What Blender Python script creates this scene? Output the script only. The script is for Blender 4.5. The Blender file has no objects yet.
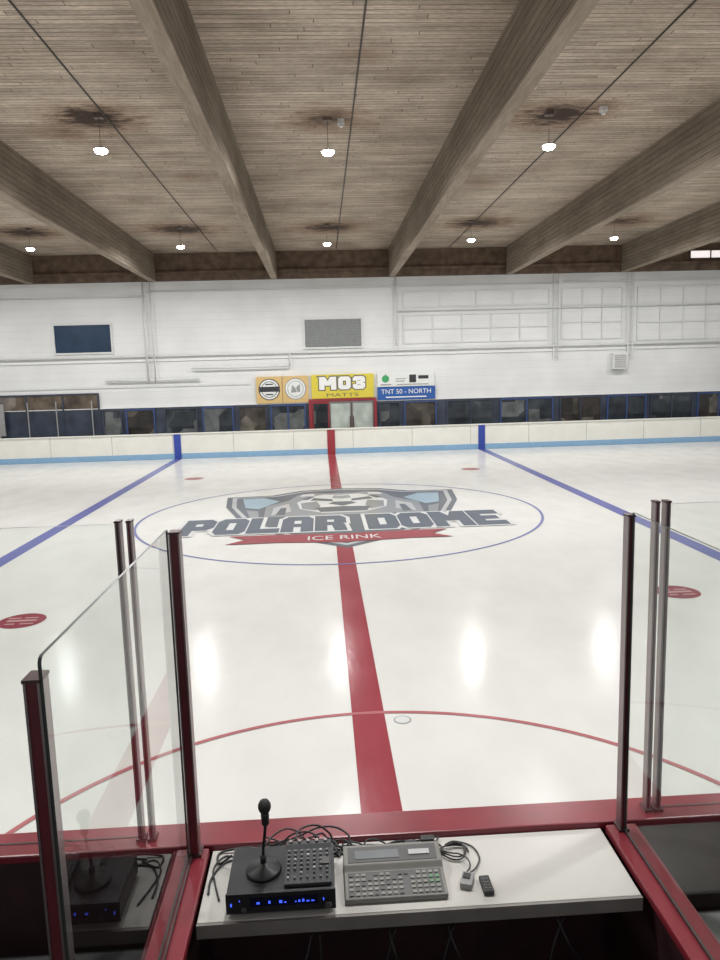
import bpy, bmesh, math, random
from mathutils import Vector, Matrix
random.seed(7)
SC=bpy.context.scene
COL=SC.collection
try:
    SC.view_settings.view_transform='Standard'
    SC.view_settings.look='None'
except Exception: pass

# ------------------------------------------------------------------ materials
def nt(name):
    m=bpy.data.materials.new(name); m.use_nodes=True
    t=m.node_tree; t.nodes.clear()
    o=t.nodes.new('ShaderNodeOutputMaterial'); b=t.nodes.new('ShaderNodeBsdfPrincipled')
    t.links.new(b.outputs[0],o.inputs[0])
    return m,t,b
def sock(b,*names):
    for n in names:
        if n in b.inputs: return b.inputs[n]
def posn(t,scale=(1,1,1)):
    g=t.nodes.new('ShaderNodeNewGeometry'); mp=t.nodes.new('ShaderNodeMapping')
    mp.inputs['Scale'].default_value=scale
    t.links.new(g.outputs['Position'],mp.inputs['Vector']); return mp.outputs['Vector']
def noise(t,vec,scale,detail=4,rough=.5):
    n=t.nodes.new('ShaderNodeTexNoise'); n.inputs['Scale'].default_value=scale
    n.inputs['Detail'].default_value=detail; n.inputs['Roughness'].default_value=rough
    t.links.new(vec,n.inputs['Vector']); return n.outputs['Fac']
def ramp(t,fac,c0,c1,p0=.3,p1=.7):
    r=t.nodes.new('ShaderNodeValToRGB'); e=r.color_ramp.elements
    e[0].position=p0; e[1].position=p1; e[0].color=(*c0,1); e[1].color=(*c1,1)
    t.links.new(fac,r.inputs[0]); return r.outputs[0]
def mixc(t,fac,a,b,mode='MIX'):
    m=t.nodes.new('ShaderNodeMix'); m.data_type='RGBA'; m.blend_type=mode
    for s,v in ((m.inputs[0],fac),(m.inputs[6],a),(m.inputs[7],b)):
        if isinstance(v,(int,float)): s.default_value=v
        elif isinstance(v,tuple): s.default_value=(*v,1)
        else: t.links.new(v,s)
    return m.outputs[2]
def math_(t,op,a,b=None,c=None):
    m=t.nodes.new('ShaderNodeMath'); m.operation=op
    for i,v in enumerate((a,b,c)):
        if v is None: continue
        if isinstance(v,(int,float)): m.inputs[i].default_value=v
        else: t.links.new(v,m.inputs[i])
    return m.outputs[0]
def bump(t,b,h,strength,dist=.01):
    n=t.nodes.new('ShaderNodeBump'); n.inputs['Strength'].default_value=strength; n.inputs['Distance'].default_value=dist
    t.links.new(h,n.inputs['Height']); t.links.new(n.outputs[0],b.inputs['Normal'])
def mat(name,c,rough=.5,metal=0,var=.12,ns=8,emit=0,bmp=0,spec=.5):
    m,t,b=nt(name)
    v=posn(t); f=noise(t,v,ns)
    lo=tuple(x*(1-var) for x in c); hi=tuple(min(1,x*(1+var)) for x in c)
    col=ramp(t,f,lo,hi); t.links.new(col,b.inputs['Base Color'])
    b.inputs['Roughness'].default_value=rough; b.inputs['Metallic'].default_value=metal
    s=sock(b,'Specular IOR Level','Specular')
    if s: s.default_value=spec
    if emit:
        sock(b,'Emission Color','Emission').default_value=(*c,1); b.inputs['Emission Strength'].default_value=emit
    if bmp: bump(t,b,f,bmp)
    return m
def ice_mat(name,c,var=.03):
    m,t,b=nt(name)
    v=posn(t)
    f1=noise(t,v,.3,3); f2=noise(t,posn(t,(1.5,.8,1)),1.2,5,.6); f3=noise(t,posn(t,(1.6,.8,1)),8,1,.4)
    lo=tuple(x*(1-var) for x in c); hi=tuple(min(1,x*(1+var)) for x in c)
    col=ramp(t,f1,lo,hi)
    sc=ramp(t,f2,(.955,.955,.955),(1,1,1),.38,.6)
    col=mixc(t,1.0,col,sc,'MULTIPLY')
    t.links.new(col,b.inputs['Base Color'])
    r=t.nodes.new('ShaderNodeMapRange'); r.inputs[1].default_value=.3; r.inputs[2].default_value=.7
    r.inputs[3].default_value=.13; r.inputs[4].default_value=.22
    t.links.new(f2,r.inputs[0]); t.links.new(r.outputs[0],b.inputs['Roughness'])
    h=math_(t,'ADD',math_(t,'MULTIPLY',f2,.6),math_(t,'MULTIPLY',f3,.2))
    bump(t,b,h,.32,.012)
    b.inputs['IOR'].default_value=1.25
    sock(b,'Specular IOR Level','Specular').default_value=.13
    return m
def glass_mat(name,tint=(.972,.985,.978),gl=1.0):
    m=bpy.data.materials.new(name); m.use_nodes=True; t=m.node_tree; t.nodes.clear()
    o=t.nodes.new('ShaderNodeOutputMaterial'); mx=t.nodes.new('ShaderNodeMixShader')
    tr=t.nodes.new('ShaderNodeBsdfTransparent'); g=t.nodes.new('ShaderNodeBsdfGlossy'); fr=t.nodes.new('ShaderNodeFresnel')
    fr.inputs['IOR'].default_value=1.45
    g.inputs['Roughness'].default_value=.01
    n=noise(t,posn(t),3.0,5); col=ramp(t,n,tuple(x*.975 for x in tint),tint)
    t.links.new(col,tr.inputs[0])
    ge=t.nodes.new('ShaderNodeNewGeometry')
    f=math_(t,'MULTIPLY',math_(t,'MULTIPLY',fr.outputs[0],gl),math_(t,'SUBTRACT',1.0,ge.outputs['Backfacing']))
    t.links.new(f,mx.inputs[0]); t.links.new(tr.outputs[0],mx.inputs[1]); t.links.new(g.outputs[0],mx.inputs[2]); t.links.new(mx.outputs[0],o.inputs[0])
    return m

M_ice=ice_mat('ice_white',(.575,.575,.552))
M_icered=ice_mat('ice_red',(.25,.046,.058),.10)
M_iceblue=ice_mat('ice_blue',(.10,.11,.31),.10)
M_icecirc=ice_mat('ice_circle_blue',(.16,.17,.34),.10)
M_icered2=ice_mat('ice_red_thin',(.36,.13,.14),.10)
M_icered3=ice_mat('ice_red_spot',(.22,.045,.06),.12)
M_icered4=ice_mat('ice_red_spot_faded',(.36,.16,.17),.12)
M_icepale=ice_mat('ice_pale_stroke',(.42,.24,.25),.10)
M_icedark=ice_mat('ice_slate',(.105,.118,.138),.15)
M_icelet=ice_mat('ice_slate_blue',(.085,.10,.13),.12)
M_icegrey=ice_mat('ice_grey',(.22,.235,.25),.15)
M_icelgrey=ice_mat('ice_light_grey',(.38,.39,.40),.15)
M_icewhite=ice_mat('ice_bright',(.53,.54,.54))
M_icesky=ice_mat('ice_pale_blue',(.27,.36,.42),.10)

DK=8.5   # underside of the plank deck
def wood_deck():
    m,t,b=nt('wood_deck')
    v=posn(t)
    sp=t.nodes.new('ShaderNodeSeparateXYZ'); t.links.new(v,sp.inputs[0])
    row=math_(t,'FLOOR',math_(t,'DIVIDE',sp.outputs[1],.135))
    wn=t.nodes.new('ShaderNodeTexWhiteNoise'); wn.noise_dimensions='1D'; t.links.new(row,wn.inputs['W'])
    cb=t.nodes.new('ShaderNodeCombineXYZ')
    t.links.new(math_(t,'ADD',sp.outputs[0],math_(t,'MULTIPLY',wn.outputs['Value'],9.0)),cb.inputs[0]); t.links.new(sp.outputs[1],cb.inputs[1])
    br=t.nodes.new('ShaderNodeTexBrick'); t.links.new(cb.outputs[0],br.inputs['Vector'])
    br.offset=0; br.inputs['Scale'].default_value=1
    br.inputs['Brick Width'].default_value=4.1; br.inputs['Row Height'].default_value=.135
    br.inputs['Mortar Size'].default_value=.009; br.inputs['Mortar Smooth'].default_value=.5; br.inputs['Bias'].default_value=0
    br.inputs['Color1'].default_value=(.68,.59,.49,1); br.inputs['Color2'].default_value=(.47,.405,.335,1); br.inputs['Mortar'].default_value=(.13,.10,.08,1)
    g=noise(t,posn(t,(.35,7,1)),2.6,7,.65); gc=ramp(t,g,(.60,.58,.56),(1.14,1.14,1.13),.3,.66)
    col=mixc(t,1.0,br.outputs['Color'],gc,'MULTIPLY')
    g2=noise(t,posn(t,(4,24,1)),2.0,4,.7); gc2=ramp(t,g2,(.72,.70,.68),(1.12,1.12,1.12),.35,.6)
    col=mixc(t,1.0,col,gc2,'MULTIPLY')
    L=noise(t,v,.55,6,.65); lc=ramp(t,L,(.70,.66,.62),(1.12,1.11,1.1),.32,.64)
    col=mixc(t,1.0,col,lc,'MULTIPLY')
    wob=math_(t,'MULTIPLY',math_(t,'SUBTRACT',noise(t,posn(t,(.8,1.8,1)),2.6,8,.75),.5),3.6)
    tot=None
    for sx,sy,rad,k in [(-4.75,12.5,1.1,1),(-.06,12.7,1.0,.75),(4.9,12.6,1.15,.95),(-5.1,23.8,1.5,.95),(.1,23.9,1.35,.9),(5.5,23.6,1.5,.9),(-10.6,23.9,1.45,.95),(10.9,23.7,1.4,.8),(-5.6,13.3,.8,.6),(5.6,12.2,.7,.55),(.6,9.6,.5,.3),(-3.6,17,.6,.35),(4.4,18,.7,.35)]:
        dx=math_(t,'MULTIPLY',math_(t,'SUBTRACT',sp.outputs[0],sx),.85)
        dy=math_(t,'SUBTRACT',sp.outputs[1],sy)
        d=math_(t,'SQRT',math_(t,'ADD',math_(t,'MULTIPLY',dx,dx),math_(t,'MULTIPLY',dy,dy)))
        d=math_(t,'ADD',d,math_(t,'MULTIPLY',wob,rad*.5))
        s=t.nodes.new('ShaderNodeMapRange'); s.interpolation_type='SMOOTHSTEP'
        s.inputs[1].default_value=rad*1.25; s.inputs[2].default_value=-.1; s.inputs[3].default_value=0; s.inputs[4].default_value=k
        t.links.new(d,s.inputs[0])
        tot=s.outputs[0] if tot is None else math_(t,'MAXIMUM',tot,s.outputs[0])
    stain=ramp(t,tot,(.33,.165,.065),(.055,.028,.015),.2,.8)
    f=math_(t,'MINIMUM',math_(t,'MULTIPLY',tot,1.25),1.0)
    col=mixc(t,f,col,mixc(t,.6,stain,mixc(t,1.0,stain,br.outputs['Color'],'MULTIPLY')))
    t.links.new(col,b.inputs['Base Color']); b.inputs['Roughness'].default_value=.8
    bump(t,b,br.outputs['Fac'],-.4,.02)
    return m
def wood_beam(name,k,lines):
    m,t,b=nt(name)
    v=posn(t)
    sp=t.nodes.new('ShaderNodeSeparateXYZ'); t.links.new(v,sp.inputs[0])
    g=noise(t,posn(t,(10,.9,12)),1.8,8,.72)
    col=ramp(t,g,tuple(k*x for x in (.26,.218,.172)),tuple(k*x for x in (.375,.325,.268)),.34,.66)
    L=noise(t,posn(t,(1,.5,1)),.8,5,.6); l2=ramp(t,L,(.80,.78,.75),(1.08,1.08,1.07),.35,.65)
    col=mixc(t,1.0,col,l2,'MULTIPLY')
    if lines:
        fr=math_(t,'FRACT',math_(t,'DIVIDE',sp.outputs[2],.145))
        ln=t.nodes.new('ShaderNodeMapRange'); ln.inputs[1].default_value=.06; ln.inputs[2].default_value=.14; ln.inputs[3].default_value=.45; ln.inputs[4].default_value=1
        t.links.new(fr,ln.inputs[0])
        row=math_(t,'FLOOR',math_(t,'DIVIDE',sp.outputs[2],.145))
        wn=t.nodes.new('ShaderNodeTexWhiteNoise'); wn.noise_dimensions='1D'; t.links.new(row,wn.inputs['W'])
        lc=ramp(t,wn.outputs['Value'],(.86,.85,.84),(1.08,1.07,1.06),0,1)
        col=mixc(t,1.0,col,lc,'MULTIPLY')
        col=mixc(t,1.0,col,ln.outputs[0],'MULTIPLY')
    t.links.new(col,b.inputs['Base Color']); b.inputs['Roughness'].default_value=.95
    s=sock(b,'Specular IOR Level','Specular'); s.default_value=.1
    return m
def wall_white():
    m,t,b=nt('painted_siding')
    v=posn(t); sp=t.nodes.new('ShaderNodeSeparateXYZ'); t.links.new(v,sp.inputs[0])
    fr=math_(t,'FRACT',math_(t,'DIVIDE',sp.outputs[2],.30))
    ln=t.nodes.new('ShaderNodeMapRange'); ln.inputs[1].default_value=0; ln.inputs[2].default_value=.12; ln.inputs[3].default_value=.90; ln.inputs[4].default_value=1
    t.links.new(fr,ln.inputs[0])
    f=noise(t,v,.7,5); col=ramp(t,f,(.67,.68,.675),(.76,.77,.765))
    col=mixc(t,1.0,col,ln.outputs[0],'MULTIPLY')
    t.links.new(col,b.inputs['Base Color']); b.inputs['Roughness'].default_value=.6
    return m
def lobby_glass(name,ca,cb_,cc):
    m,t,b=nt(name); v=posn(t)
    vo=t.nodes.new('ShaderNodeTexVoronoi'); vo.distance='CHEBYCHEV'; vo.inputs['Scale'].default_value=.8
    t.links.new(posn(t,(1,.01,1.1)),vo.inputs['Vector'])
    sp=t.nodes.new('ShaderNodeSeparateColor'); t.links.new(vo.outputs['Color'],sp.inputs[0])
    c=ramp(t,sp.outputs[0],ca,cb_,.35,.85)
    g=t.nodes.new('ShaderNodeMath'); g.operation='GREATER_THAN'; g.inputs[1].default_value=.85; t.links.new(sp.outputs[1],g.inputs[0])
    c=mixc(t,g.outputs[0],c,cc)
    f=noise(t,v,2.0,5); c=mixc(t,1.0,c,ramp(t,f,(.45,.45,.45),(1.25,1.25,1.25)),'MULTIPLY')
    t.links.new(c,b.inputs['Base Color']); b.inputs['Roughness'].default_value=.1
    return m
M_deck=wood_deck(); M_beam=wood_beam('glulam_side',.88,True); M_beamb=wood_beam('glulam_bottom',1.12,False); M_wall=wall_white()  # beam sides darkened, undersides lightened: face shading put into the wood colour
M_header=mat('header_wood',(.14,.095,.065),.7,var=.4,ns=3)
M_paint=mat('white_paint',(.76,.76,.75),.5,var=.05)
M_paint2=mat('offwhite_trim',(.66,.67,.66),.5,var=.05)
M_hdpe=mat('cream_board',(.72,.715,.66),.35,var=.04,ns=2)
M_kick=mat('light_blue_kick',(.22,.38,.56),.35,var=.06)
M_bred=mat('board_red',(.28,.03,.04),.4,var=.08)
M_bblue=mat('board_blue',(.03,.06,.32),.4,var=.08)
M_capred=mat('red_cap',(.175,.017,.027),.3,var=.15,ns=5)
M_darkred=mat('dark_panel',(.03,.010,.012),.5,var=.3)
M_maroon=mat('maroon_anodised',(.11,.016,.023),.35,metal=.15,var=.2)
M_alu=mat('aluminium',(.29,.25,.25),.35,metal=.9,var=.1)
M_dkalu=mat('dark_aluminium',(.085,.05,.053),.35,metal=.6,var=.15)
M_navy=mat('navy_wall',(.035,.045,.07),.5,var=.4,ns=1.5)
M_blueframe=mat('blue_frame',(.035,.07,.20),.45)
M_dkglass=lobby_glass('dark_window_glass',(.03,.037,.045),(.065,.078,.088),(.13,.14,.14))
M_dkglass2=lobby_glass('warm_dark_window_glass',(.04,.036,.033),(.095,.082,.068),(.15,.135,.115))
M_lobby=lobby_glass('lobby_view_glass',(.06,.048,.037),(.14,.11,.08),(.21,.19,.165))
M_navyglass=mat('navy_window_glass',(.012,.035,.075),.25,var=.2,ns=2)
M_louver=mat('grey_panel',(.20,.215,.215),.5,var=.08)
M_doorglass=mat('door_glass',(.42,.46,.42),.15,var=.3,ns=2)
M_sky=mat('daylit_pane',(.85,.80,.80),.3,emit=.9,var=.05)
M_black=mat('black_plastic',(.016,.016,.018),.42,var=.2)
M_blk2=mat('satin_black_metal',(.022,.023,.027),.35,metal=.2,var=.2)
M_rubber=mat('black_rubber',(.018,.017,.018),.7,var=.3)
M_conc=mat('concrete',(.25,.24,.23),.8,var=.15,ns=2)
M_desk=mat('white_laminate',(.52,.51,.48),.28,var=.04,ns=3)
M_deskedge=mat('desk_edge',(.20,.187,.175),.45,var=.1)
M_conduit=mat('conduit_grey',(.07,.06,.055),.5)
M_stem=mat('lamp_stem',(.16,.13,.11),.5)
M_house=mat('lamp_housing',(.5,.5,.5),.4)
M_led=mat('led_lens',(.95,1,1),.3,emit=40,var=0)
M_bluelcd=mat('blue_lcd',(.05,.12,1.0),.3,emit=1.3,var=0)
M_bluedark=mat('display_glass',(.006,.008,.03),.1)
M_console=mat('console_grey_beige',(.175,.17,.155),.5,var=.05,ns=20)
M_keyl=mat('key_light',(.20,.197,.183),.5)
M_keyd=mat('key_dark',(.08,.08,.077),.5)
M_keyg=mat('key_green',(.11,.22,.12),.5)
M_panelgrey=mat('console_dark_grey',(.075,.075,.075),.45)
M_mixer=mat('mixer_face',(.030,.032,.036),.45)
M_knob=mat('knob_grey',(.14,.15,.16),.4)
M_knobw=mat('knob_white',(.42,.42,.42),.4)
M_greydev=mat('grey_device',(.22,.22,.22),.5)
M_yel=mat('banner_yellow',(.68,.57,.06),.6,var=.04)
M_tan=mat('banner_tan',(.64,.45,.19),.6,var=.05)
M_bwhite=mat('banner_white',(.74,.76,.74),.6,var=.04)
M_bnblue=mat('banner_blue',(.02,.10,.36),.6,var=.04)
M_ink=mat('ink_dark',(.03,.03,.035),.6)
M_inkol=mat('ink_outline',(.16,.15,.09),.6)
M_inkw=mat('ink_white',(.82,.82,.80),.6,var=.02)
M_inkg=mat('ink_green',(.05,.35,.12),.6)
M_inkgrey=mat('ink_grey',(.30,.30,.30),.6)
M_glass=glass_mat('clear_glass',gl=.9)
M_gedge=mat('glass_edge',(.035,.045,.042),.3)
M_bench=mat('grey_bench',(.17,.17,.165),.45,var=.1)

# ------------------------------------------------------------------ mesh builder
class MB:
    def __init__(s): s.bm=bmesh.new()
    def _v(s,c): return s.bm.verts.new(c)
    def box(s,x0,x1,y0,y1,z0,z1,mi=0,rz=0,rx=0,c=None):
        vs=[Vector((x,y,z)) for x in (x0,x1) for y in (y0,y1) for z in (z0,z1)]
        if rz or rx:
            c=Vector(c) if c else Vector(((x0+x1)/2,(y0+y1)/2,z0))
            R=Matrix.Rotation(rz,4,'Z')@Matrix.Rotation(rx,4,'X')
            vs=[R@(v-c)+c for v in vs]
        b=[s._v(v) for v in vs]
        for q in ((0,1,3,2),(4,6,7,5),(0,4,5,1),(2,3,7,6),(0,2,6,4),(1,5,7,3)):
            f=s.bm.faces.new([b[i] for i in q]); f.material_index=mi
        return s
    def prism(s,prof,x0,x1,mi=0):
        a=[s._v((x0,y,z)) for y,z in prof]; b=[s._v((x1,y,z)) for y,z in prof]; n=len(prof)
        fs=[s.bm.faces.new(a),s.bm.faces.new(b[::-1])]+[s.bm.faces.new([a[i],b[i],b[(i+1)%n],a[(i+1)%n]]) for i in range(n)]
        for f in fs: f.material_index=mi
        return s
    def lathe(s,cx,cy,prof,seg=24,mi=0,axis='Z',cz=0):
        rings=[]
        for r,h in prof:
            rg=[]
            for i in range(seg):
                a=2*math.pi*i/seg
                if axis=='Z': p=(cx+r*math.cos(a),cy+r*math.sin(a),h)
                else: p=(cx+r*math.cos(a),h,cz+r*math.sin(a))
                rg.append(s._v(p))
            rings.append(rg)
        for k in range(len(rings)-1):
            for i in range(seg):
                j=(i+1)%seg
                f=s.bm.faces.new([rings[k][i],rings[k][j],rings[k+1][j],rings[k+1][i]]); f.material_index=mi; f.smooth=True
        for rg in (rings[0],rings[-1]):
            f=s.bm.faces.new(rg); f.material_index=mi
        return s
    def poly(s,pts,z,mi=0):
        f=s.bm.faces.new([s._v((x,y,z)) for x,y in pts]); f.material_index=mi; return s
    def polyxz(s,pts,y,mi=0):
        f=s.bm.faces.new([s._v((x,y,z)) for x,z in pts]); f.material_index=mi; return s
    def ring(s,cx,cy,r0,r1,z,a0=0,a1=360,seg=96,mi=0):
        pr=None
        for i in range(seg+1):
            a=math.radians(a0+(a1-a0)*i/seg)
            p=(s._v((cx+r0*math.cos(a),cy+r0*math.sin(a),z)),s._v((cx+r1*math.cos(a),cy+r1*math.sin(a),z)))
            if pr: 
                f=s.bm.faces.new([pr[0],pr[1],p[1],p[0]]); f.material_index=mi
            pr=p
        return s
    def disc(s,cx,cy,r,z,seg=32,mi=0): return s.poly([(cx+r*math.cos(2*math.pi*i/seg),cy+r*math.sin(2*math.pi*i/seg)) for i in range(seg)],z,mi)
    def discxz(s,cx,cz,r,y,seg=32,mi=0): return s.polyxz([(cx+r*math.cos(2*math.pi*i/seg),cz+r*math.sin(2*math.pi*i/seg)) for i in range(seg)],y,mi)
    def tube(s,pts,r,seg=8,mi=0,smooth_steps=6):
        P=[Vector(p) for p in pts]
        if len(P)>2 and smooth_steps>1:
            Q=[]
            for i in range(len(P)-1):
                p0=P[max(i-1,0)];p1=P[i];p2=P[i+1];p3=P[min(i+2,len(P)-1)]
                for k in range(smooth_steps):
                    u=k/smooth_steps
                    Q.append(.5*((2*p1)+(-p0+p2)*u+(2*p0-5*p1+4*p2-p3)*u*u+(-p0+3*p1-3*p2+p3)*u**3))
            Q.append(P[-1]); P=Q
        prev=None; up=Vector((0,0,1)); rings=[]
        for i,p in enumerate(P):
            d=(P[min(i+1,len(P)-1)]-P[max(i-1,0)]).normalized()
            n=d.cross(up)
            if n.length<.05: n=d.cross(Vector((1,0,0)))
            n.normalize()
            if prev is not None and n.dot(prev)<0: n=-n
            prev=n; b=d.cross(n)
            rings.append([s._v(p+(n*math.cos(2*math.pi*k/seg)+b*math.sin(2*math.pi*k/seg))*r) for k in range(seg)])
        for a,b in zip(rings,rings[1:]):
            for k in range(seg):
                f=s.bm.faces.new([a[k],a[(k+1)%seg],b[(k+1)%seg],b[k]]); f.smooth=True; f.material_index=mi
        for rg in (rings[0],rings[-1]): s.bm.faces.new(rg).material_index=mi
        return s
    def done(s,name,mats,origin=None,parent=None,bevel=0,**props):
        bm=s.bm
        bmesh.ops.recalc_face_normals(bm,faces=bm.faces)
        co=[v.co for v in bm.verts]
        if origin is None:
            xs=[c.x for c in co];ys=[c.y for c in co];zs=[c.z for c in co]
            origin=((min(xs)+max(xs))/2,(min(ys)+max(ys))/2,min(zs))
        o=Vector(origin)
        for v in bm.verts: v.co-=o
        me=bpy.data.meshes.new(name); bm.to_mesh(me); bm.free()
        for m in (mats if isinstance(mats,(list,tuple)) else [mats]): me.materials.append(m)
        ob=bpy.data.objects.new(name,me); COL.objects.link(ob)
        ob.location=o
        if parent is not None: adopt(ob,parent)
        if bevel:
            md=ob.modifiers.new('bevel','BEVEL'); md.width=bevel; md.segments=2; md.limit_method='ANGLE'
        for k,v in props.items(): ob[k]=v
        return ob
def wloc(o):
    l=Vector(o.location)
    while o.parent: o=o.parent; l+=Vector(o.location)
    return l
def adopt(c,p):
    c.location=Vector(c.location)-wloc(p); c.parent=p
def flat_up(ob):
    me=ob.data
    for p in me.polygons:
        if p.normal.z<0: p.flip()
    me.update()
def flat_mesh(name,m,V2,polys,plane,depth,parent,**props):
    xs=[v[0] for v in V2]; ys=[v[1] for v in V2]
    cx,cy=(min(xs)+max(xs))/2,(min(ys)+max(ys))/2
    o=Vector((cx,cy,depth)) if plane=='XY' else Vector((cx,depth,cy))
    V=[(Vector((x,y,depth)) if plane=='XY' else Vector((x,depth,y)))-o for x,y in V2]
    m2=bpy.data.meshes.new(name); m2.from_pydata(V,[],polys); m2.materials.append(m); m2.update()
    t=bpy.data.objects.new(name,m2); COL.objects.link(t); t.location=o
    if plane=='XY': flat_up(t)
    adopt(t,parent)
    for k,v in props.items(): t[k]=v
    return t
def text(name,s,m,x0,x1,lo,hi,plane,depth,parent,**props):
    cu=bpy.data.curves.new('tmp','FONT'); cu.body=s; cu.size=1; cu.resolution_u=4
    ob=bpy.data.objects.new('tmp',cu); COL.objects.link(ob)
    bpy.context.view_layer.update()
    me=bpy.data.meshes.new_from_object(ob.evaluated_get(bpy.context.evaluated_depsgraph_get()))
    bpy.data.objects.remove(ob)
    xs=[v.co.x for v in me.vertices]; ys=[v.co.y for v in me.vertices]
    a,b,c,d=min(xs),max(xs),min(ys),max(ys)
    V=[(x0+(v.co.x-a)/(b-a)*(x1-x0),lo+(v.co.y-c)/(d-c)*(hi-lo)) for v in me.vertices]
    return flat_mesh(name,m,V,[list(p.vertices) for p in me.polygons],plane,depth,parent,**props)
T=.32;H=.25
def bx(a,b,c,d): return [(a,c),(b,c),(b,d),(a,d)]
GL={
'P':[bx(0,T,0,1),[(0,1-H),(0,1),(.82,1),(1,.86),(1,1-H)],[(0,.32),(0,.54),(1,.54),(1,.46),(.82,.32)],bx(1-T,1,.46,1-H+.02)],
'O':[bx(0,T,.15,.85),bx(1-T,1,.15,.85),[(0,.84),(.16,1),(.84,1),(1,.84),(1,1-H),(0,1-H)],[(0,.16),(0,H),(1,H),(1,.16),(.84,0),(.16,0)]],
'L':[bx(0,T,0,1),bx(0,1,0,H)],
'A':[bx(0,T,0,.85),bx(1-T,1,0,.85),[(0,.84),(.16,1),(.84,1),(1,.84),(1,1-H),(0,1-H)],bx(T,1-T,.30,.5)],
'R':[bx(0,T,0,1),[(0,1-H),(0,1),(.82,1),(1,.86),(1,1-H)],bx(0,.9,.36,.56),bx(1-T,1,.5,1-H+.02),[(1-T-.1,.4),(1-T*.2,.4),(1,0),(1-T,0)]],
'D':[bx(0,T,0,1),bx(1-T,1,.16,.84),[(0,1-H),(0,1),(.84,1),(1,.84),(1,1-H)],[(0,0),(0,H),(1,H),(1,.16),(.84,0)]],
'M':[bx(0,T*.85,0,1),bx(1-T*.85,1,0,1),[(0,1),(T,1),(.5+.12,.35),(.5-.12,.35)],[(1,1),(1-T,1),(.5-.12,.35),(.5+.12,.35)]],
'E':[bx(0,T,0,1),bx(0,1,0,H),bx(0,1,1-H,1),bx(0,.85,.39,.61)],
'3':[bx(1-T,1,.15,.42),bx(1-T,1,.58,.85),[(0,.84),(.16,1),(.84,1),(1,.84),(1,1-H),(0,1-H)],[(0,.16),(0,H),(1,H),(1,.16),(.84,0),(.16,0)],bx(.3,1-T*.5,.39,.61),bx(0,T,.16,.32),bx(0,T,.70,.84)]}
def fill(name,m,PCS,lo,hi,plane,depth,parent,grow,cell):
    V=[];P=[]
    y=lo-grow
    while y<hi+grow:
        yc=y+cell/2; spans=[]
        for E in PCS:
            a,b=-1e9,1e9
            for nx,ny,px,py in E:
                r=grow-ny*(yc-py)+nx*px
                if abs(nx)<1e-9:
                    if r<0: a,b=1,0
                elif nx>0: b=min(b,r/nx)
                else: a=max(a,r/nx)
            if b>a: spans.append((a,b))
        spans.sort(); mg=[]
        for a,b in spans:
            if mg and a<=mg[-1][1]+1e-6: mg[-1][1]=max(mg[-1][1],b)
            else: mg.append([a,b])
        for a,b in mg:
            k=len(V); V+=[(a,y),(b,y),(b,y+cell),(a,y+cell)]; P.append([k,k+1,k+2,k+3])
        y+=cell
    return flat_mesh(name,m,V,P,plane,depth,parent)
def block(name,s,m,x0,x1,lo,hi,plane,depth,parent,grow,cell,gap=.16,mw=1.25,split=True):
    n=sum(mw if c=='M' else (.5 if c==' ' else 1) for c in s)
    cw=(x1-x0)/(n+gap*(len(s)-1)); x=x0; ALL=[]
    for ch in s:
        w=cw*(mw if ch=='M' else (.5 if ch==' ' else 1)); PCS=[]
        for pc in GL.get(ch,[]):
            q=[(x+u*w,lo+v*(hi-lo)) for u,v in pc]
            A=sum(q[i][0]*q[(i+1)%len(q)][1]-q[(i+1)%len(q)][0]*q[i][1] for i in range(len(q)))
            if A<0: q=q[::-1]
            E=[]
            for i in range(len(q)):
                (ax,ay),(bx_,by)=q[i],q[(i+1)%len(q)]; L=math.hypot(bx_-ax,by-ay)
                if L>1e-6: E.append(((by-ay)/L,-(bx_-ax)/L,ax,ay))
            PCS.append(E)
        if PCS:
            if split: fill(name,m,PCS,lo,hi,plane,depth,parent,grow,cell)
            ALL+=PCS
        x+=w+gap*cw
    if not split: fill(name,m,ALL,lo,hi,plane,depth,parent,grow,cell)

# ------------------------------------------------------------------ room shell
S=dict(kind='structure')
MB().box(-24,28,-8,29,-.12,-.04).done('floor',M_conc,**S,label='grey concrete slab under and around the ice rink',category='floor')
MB().box(-24,28,-8,29,DK,DK+.15).done('ceiling',M_deck,**S,label='weathered tongue and groove wood plank ceiling with soot stains',category='ceiling')
MB().box(-24,28,28.8,29,-.04,7.35).done('wall_far',M_wall,**S,label='white painted siding wall across the rink',category='wall')
MB().box(-24,28,28.7,28.99,7.36,DK-.01).box(-24,28,28.6,28.69,7.62,7.74).done('trim_1',M_header,**S,label='dark wood header beam along the top of the wall',category='trim')
MB().box(-24,28,28.7,28.8,-.04,2.02).done('trim_2',M_navy,**S,label='dark navy lower wall band between windows',category='trim')

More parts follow.
